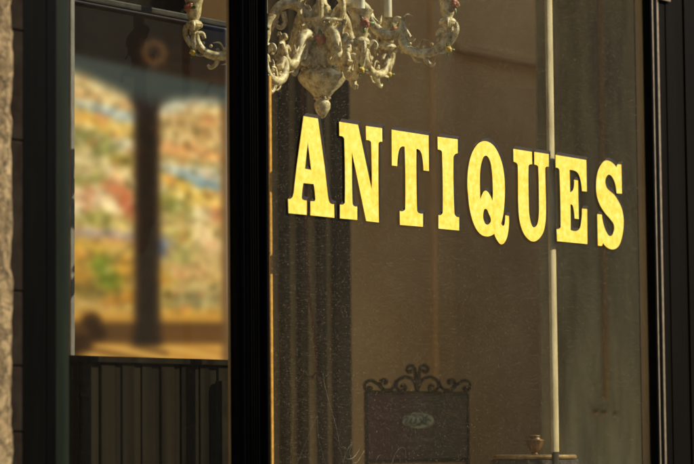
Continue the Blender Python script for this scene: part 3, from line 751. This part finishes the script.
# brackets round the bowl: scroll, mask-like boss and loop above the rim
for i in range(6):
    a = R(8 + 60 * i); b = bmesh.new(); u = UPM
    tube([pol(a, 18, 34), pol(a, 24, 40), pol(a, 26, 50), pol(a, 22, 60), pol(a, 26, 66), pol(a, 33, 64), pol(a, 34, 57), pol(a, 29, 56)], [3*u, 3.6*u, 4*u, 3.6*u, 3.4*u, 3*u, 2.4*u, 2*u], b, n=10)
    ball(pol(a, 23, 44), 5 * u, b, sc=(1, 1, 1.3)); ball(pol(a, 24, 36), 3.4 * u, b)
    obj('bracket', b, M_cer, ch, smooth=True)
    b = bmesh.new(); a2 = a + .4
    tube([pol(a2, 22, 22), pol(a2, 25, 12), pol(a2, 24, 2), pol(a2, 18, -6), pol(a2, 11, -8), pol(a2, 6, -4)], [3.2*u, 4*u, 4.6*u, 4.2*u, 3.2*u, 2.6*u], b, n=10, flat=.7)
    obj('loop', b, M_cer, ch, smooth=True)
for a, y, r, mt in ((R(92), 42, 6.0, M_rose), (R(158), 46, 4.6, M_rose), (R(38), 38, 4.2, M_rose)):
    d = H * math.cos(a) + T * math.sin(a)
    rose(pol(a, 22, y), r * UPM, d + Vector((0, 0, .1)), mt, ch)

# ------------------------------------------------------------------ wrought iron framed notice
IY = G + .75
def sp(x, y, ox=350, oy=360, s=4.46, yy=IY): return P(ox + x / s, oy + y / s, yy)
sg = empty('hanging_sign', (X(417, IY), IY, 1.0))
tag(sg, 'purplish notice in a wrought iron frame with scrolls on top, below the letter T', 'sign')
mu_ = (sp(527, 147) - sp(70, 147)).length / 457
b = bmesh.new(); r_ = 5.2 * mu_
Z0, Z1 = sp(300, 452).z, sp(300, 147).z
xl, xr2 = sp(72, 300).x, sp(524, 300).x
tube([(xl, IY, 1.0), (xl, IY, Z1)], r_, b, n=10, sub=1); tube([(xr2, IY, 1.0), (xr2, IY, Z1)], r_, b, n=10, sub=1)
tube([(xl, IY, Z1), (xr2, IY, Z1)], r_, b, n=10, sub=1); tube([(xl, IY, Z0), (xr2, IY, Z0)], r_, b, n=10, sub=1)
obj('frame', b, M_iron, sg, smooth=True)
b = bmesh.new()
curves = [[(300,140),(291,105),(292,65),(285,32),(266,25),(252,40),(262,55),(275,47)],
          [(228,118),(240,113),(248,125),(238,137),(218,135),(206,115),(215,90),(245,76),(275,86),(297,118)],
          [(207,92),(196,118),(178,134),(150,131),(134,108),(142,90),(158,90),(163,100),(153,106)],
          [(80,124),(92,123),(93,135),(78,138),(65,120),(73,98),(96,92),(122,108),(150,134)]]
for cv in curves:
    for sgn in (1, -1):
        pts = [sp(300 + sgn * (x - 300), y) for x, y in cv]
        tube(pts, r_ * .92, b, n=8, sub=7)
obj('scrollwork', b, M_iron, sg, smooth=True)
k = NT('purple_green_board')
sep = k.n('ShaderNodeSeparateXYZ'); k.l(k.tc.outputs['Object'], sep.inputs[0])
mr = k.n('ShaderNodeMapRange'); mr.inputs[1].default_value = xl; mr.inputs[2].default_value = xr2; k.l(sep.outputs[0], mr.inputs[0])
rp_ = k.ramp(mr.outputs[0], [(.1, (.13, .04, .065)), (.45, (.11, .05, .055)), (.7, (.08, .08, .05)), (1, (.10, .065, .055))])
k.l(rp_.outputs[0], k.b.inputs['Base Color']); k.b.inputs['Roughness'].default_value = .5
panel = obj('panel', bx(xl + r_, xr2 - r_, IY - .003, IY + .004, Z0 + r_, Z1 - r_), k.m, sg)
M_oval = mat('pale_oval', (.72, .72, .55), (.8, .8, .62), 60, .6, 0)
M_ink = mat('green_script', (.05, .13, .07), (.08, .18, .09), 60, .6, 0)
M_txt = mat('faded_lettering', (.30, .21, .15), (.36, .26, .19), 60, .6, 0)
def ellipse(cx_, cy_, rx, ry_, y0, y1):
    n = 48; lp = [sp(cx_ + rx * math.cos(2*math.pi*i/n), cy_ + ry_ * math.sin(2*math.pi*i/n), yy=IY) for i in range(n)]
    return solid([lp], y0, y1)
ov = obj('oval_badge', ellipse(297, 270, 71, 35, IY - .0045, IY - .0032), M_oval, panel)
b = bmesh.new()
for cv in ([(232,272),(245,255),(258,262),(246,280),(262,284),(275,262),(270,284),(288,280),(296,262),(292,286)],
           [(300,250),(318,246),(330,262),(312,282),(300,286)], [(345,250),(330,268),(308,292)], [(310,262),(330,285),(352,290)],
           [(322,276),(334,262),(340,276),(350,264),(362,272)], [(238,290),(262,296),(300,292),(340,280)], [(250,248),(275,244),(296,250)]):
    tube([sp(x, y, yy=IY - .0052) for x, y in cv], 2.0 * mu_, b, n=6, sub=5)
obj('script', b, M_ink, ov)
def text(s__, cx_, cy_, w_, h_, parent, mt):
    cu = bpy.data.curves.new('t', 'FONT'); cu.body = s__; cu.size = 1; cu.align_x = 'CENTER'; cu.extrude = .0
    o = bpy.data.objects.new('tmp', cu); COL.objects.link(o); bpy.context.view_layer.update()
    dg = bpy.context.evaluated_depsgraph_get(); me_ = bpy.data.meshes.new_from_object(o.evaluated_get(dg))
    bpy.data.objects.remove(o)
    xs_ = [v.co.x for v in me_.vertices]; ys_ = [v.co.y for v in me_.vertices]
    x0_, x1_, y0_, y1_ = min(xs_), max(xs_), min(ys_), max(ys_)
    wl_ = sp(cx_ - w_/2, cy_).x; wr_ = sp(cx_ + w_/2, cy_).x; zc_ = sp(cx_, cy_).z; hh = h_ * mu_
    for v in me_.vertices:
        v.co = (wl_ + (wr_ - wl_) * (v.co.x - x0_) / (x1_ - x0_), IY - .0040, zc_ + hh * ((v.co.y - y0_) / (y1_ - y0_) - .5))
    me_.materials.clear(); me_.materials.append(mt); me_.name = 'inscription'
    o = bpy.data.objects.new('inscription', me_); COL.objects.link(o); o.parent = parent; o.location = -wloc(parent)
text('Château Carton', 162, 244, 112, 22, panel, M_txt)
text('Cours Dauphin', 432, 240, 88, 22, panel, M_txt)
text('1875', 295, 186, 34, 10, panel, M_txt)
text('Grand Bazar', 298, 352, 150, 15, panel, M_txt)
text('depuis 1875', 300, 392, 100, 10, panel, M_txt)

# ------------------------------------------------------------------ pedestal with a copper urn
TY = G + .13
uc = P(534.5, 455, TY); um = (P(544.5, 455, TY) - P(534.5, 455, TY)).length * .61 / 10
um = (uc - EYE).dot(Vector((-AX.z, -AY.z, -AZ.z))) / F
tb = empty('pedestal_table', (uc.x, uc.y, 1.0))
tag(tb, 'small round pedestal with gilt rimmed top and dark patterned cloth', 'table')
zt = uc.z
rt = 42 * um
obj('table_top', lathe([(rt * .97, zt - .010), (rt * 1.01, zt - .008), (rt * 1.01, zt - .004), (rt * .97, zt)], uc, 64), mat('dull_gilt_rim', (.16, .09, .03), (.34, .21, .07), 70, .45, .4, .0008, metal=.3), tb, smooth=True)
k = NT('patterned_cloth'); v_ = k.n('ShaderNodeTexVoronoi'); v_.inputs['Scale'].default_value = 60; k.l(k.tc.outputs['Object'], v_.inputs['Vector'])
r2 = k.ramp(v_.outputs['Distance'], [(.25, (.025, .014, .008)), (.4, (.07, .045, .025)), (.6, (.02, .012, .008))]); k.l(r2.outputs[0], k.b.inputs['Base Color']); k.b.inputs['Roughness'].default_value = .85
obj('cloth', lathe([(rt * 1.55, 1.0), (rt * 1.45, 1.25), (rt * 1.25, zt - .07), (rt * 1.08, zt - .024), (rt * 1.02, zt - .0105)], uc, 96, flute=.025, nf=16), k.m, tb, smooth=True)
ur = empty('copper_urn', (uc.x, uc.y, zt))
tag(ur, 'tiny lidded copper urn standing in the middle of the gilt rimmed pedestal', 'urn')
pz = lambda y: zt + (455 - y) * um
obj('body', lathe([(r * um, pz(y)) for r, y in ((3.6, 454.9), (3.8, 454), (2.6, 452.6), (4.6, 451.2), (7, 448), (8.8, 444.5), (9.4, 441.8), (10, 440.6), (9.8, 439.9), (7, 439.6))], uc, 40), M_copper, ur, smooth=True)
obj('lid', lathe([(r * um, pz(y)) for r, y in ((6.8, 439.5), (6.2, 438.6), (5.4, 437.6), (6.0, 436.8), (6.2, 436.2), (5.6, 435.5), (2, 435.2))], uc, 40), M_copper, ur, smooth=True)
# three small copper knobs on the grey partition
for i, (x, y, r, nm) in enumerate(((596.4, 412, 3.4, 'largest and leftmost'), (605, 412.3, 3.0, 'middle one'), (617, 413.5, 2.6, 'rightmost and faintest'))):
    c_ = P(x, y, gy - .012); s3 = .00285
    bmk = bmesh.new()
    ball(c_, r * s3, bmk, sc=(1.2, .5, 1)); tube([c_, c_ + Vector((0, .0115, 0))], r * s3 * .4, bmk, n=10, sub=1)
    tag(obj('round_knob', bmk, M_copper, smooth=True), 'round copper knob on the grey green partition, %s of the three' % nm, 'knob', 'copper knobs on the grey partition')

# thin dark red cord hanging before the curtain
b = bmesh.new(); yy = G + .9
tube([P(303, 90, yy), P(306, 230, yy), P(309, 290, yy), P(313, 325, yy), P(317, 362, yy), P(316, 372, yy)], .0028, b, n=6)
tube([P(316, 372, yy), P(312, 378, yy), P(310, 376, yy)], .003, b, n=6); tube([P(316, 372, yy), P(320, 379, yy), P(322, 384, yy)], .003, b, n=6)
tube([P(303, 90, yy), P(303, 90, yy) + Vector((0, 0, ZT - Zp(303, 90, yy) - .001))], .0028, b, n=6, sub=1)
tag(obj('red_cord', b, mat('dark_red_cord', (.10, .02, .015), (.15, .035, .025), 80, .8, .1)), 'thin dark red cord hanging in front of the slatted panel, frayed at its end', 'cord')
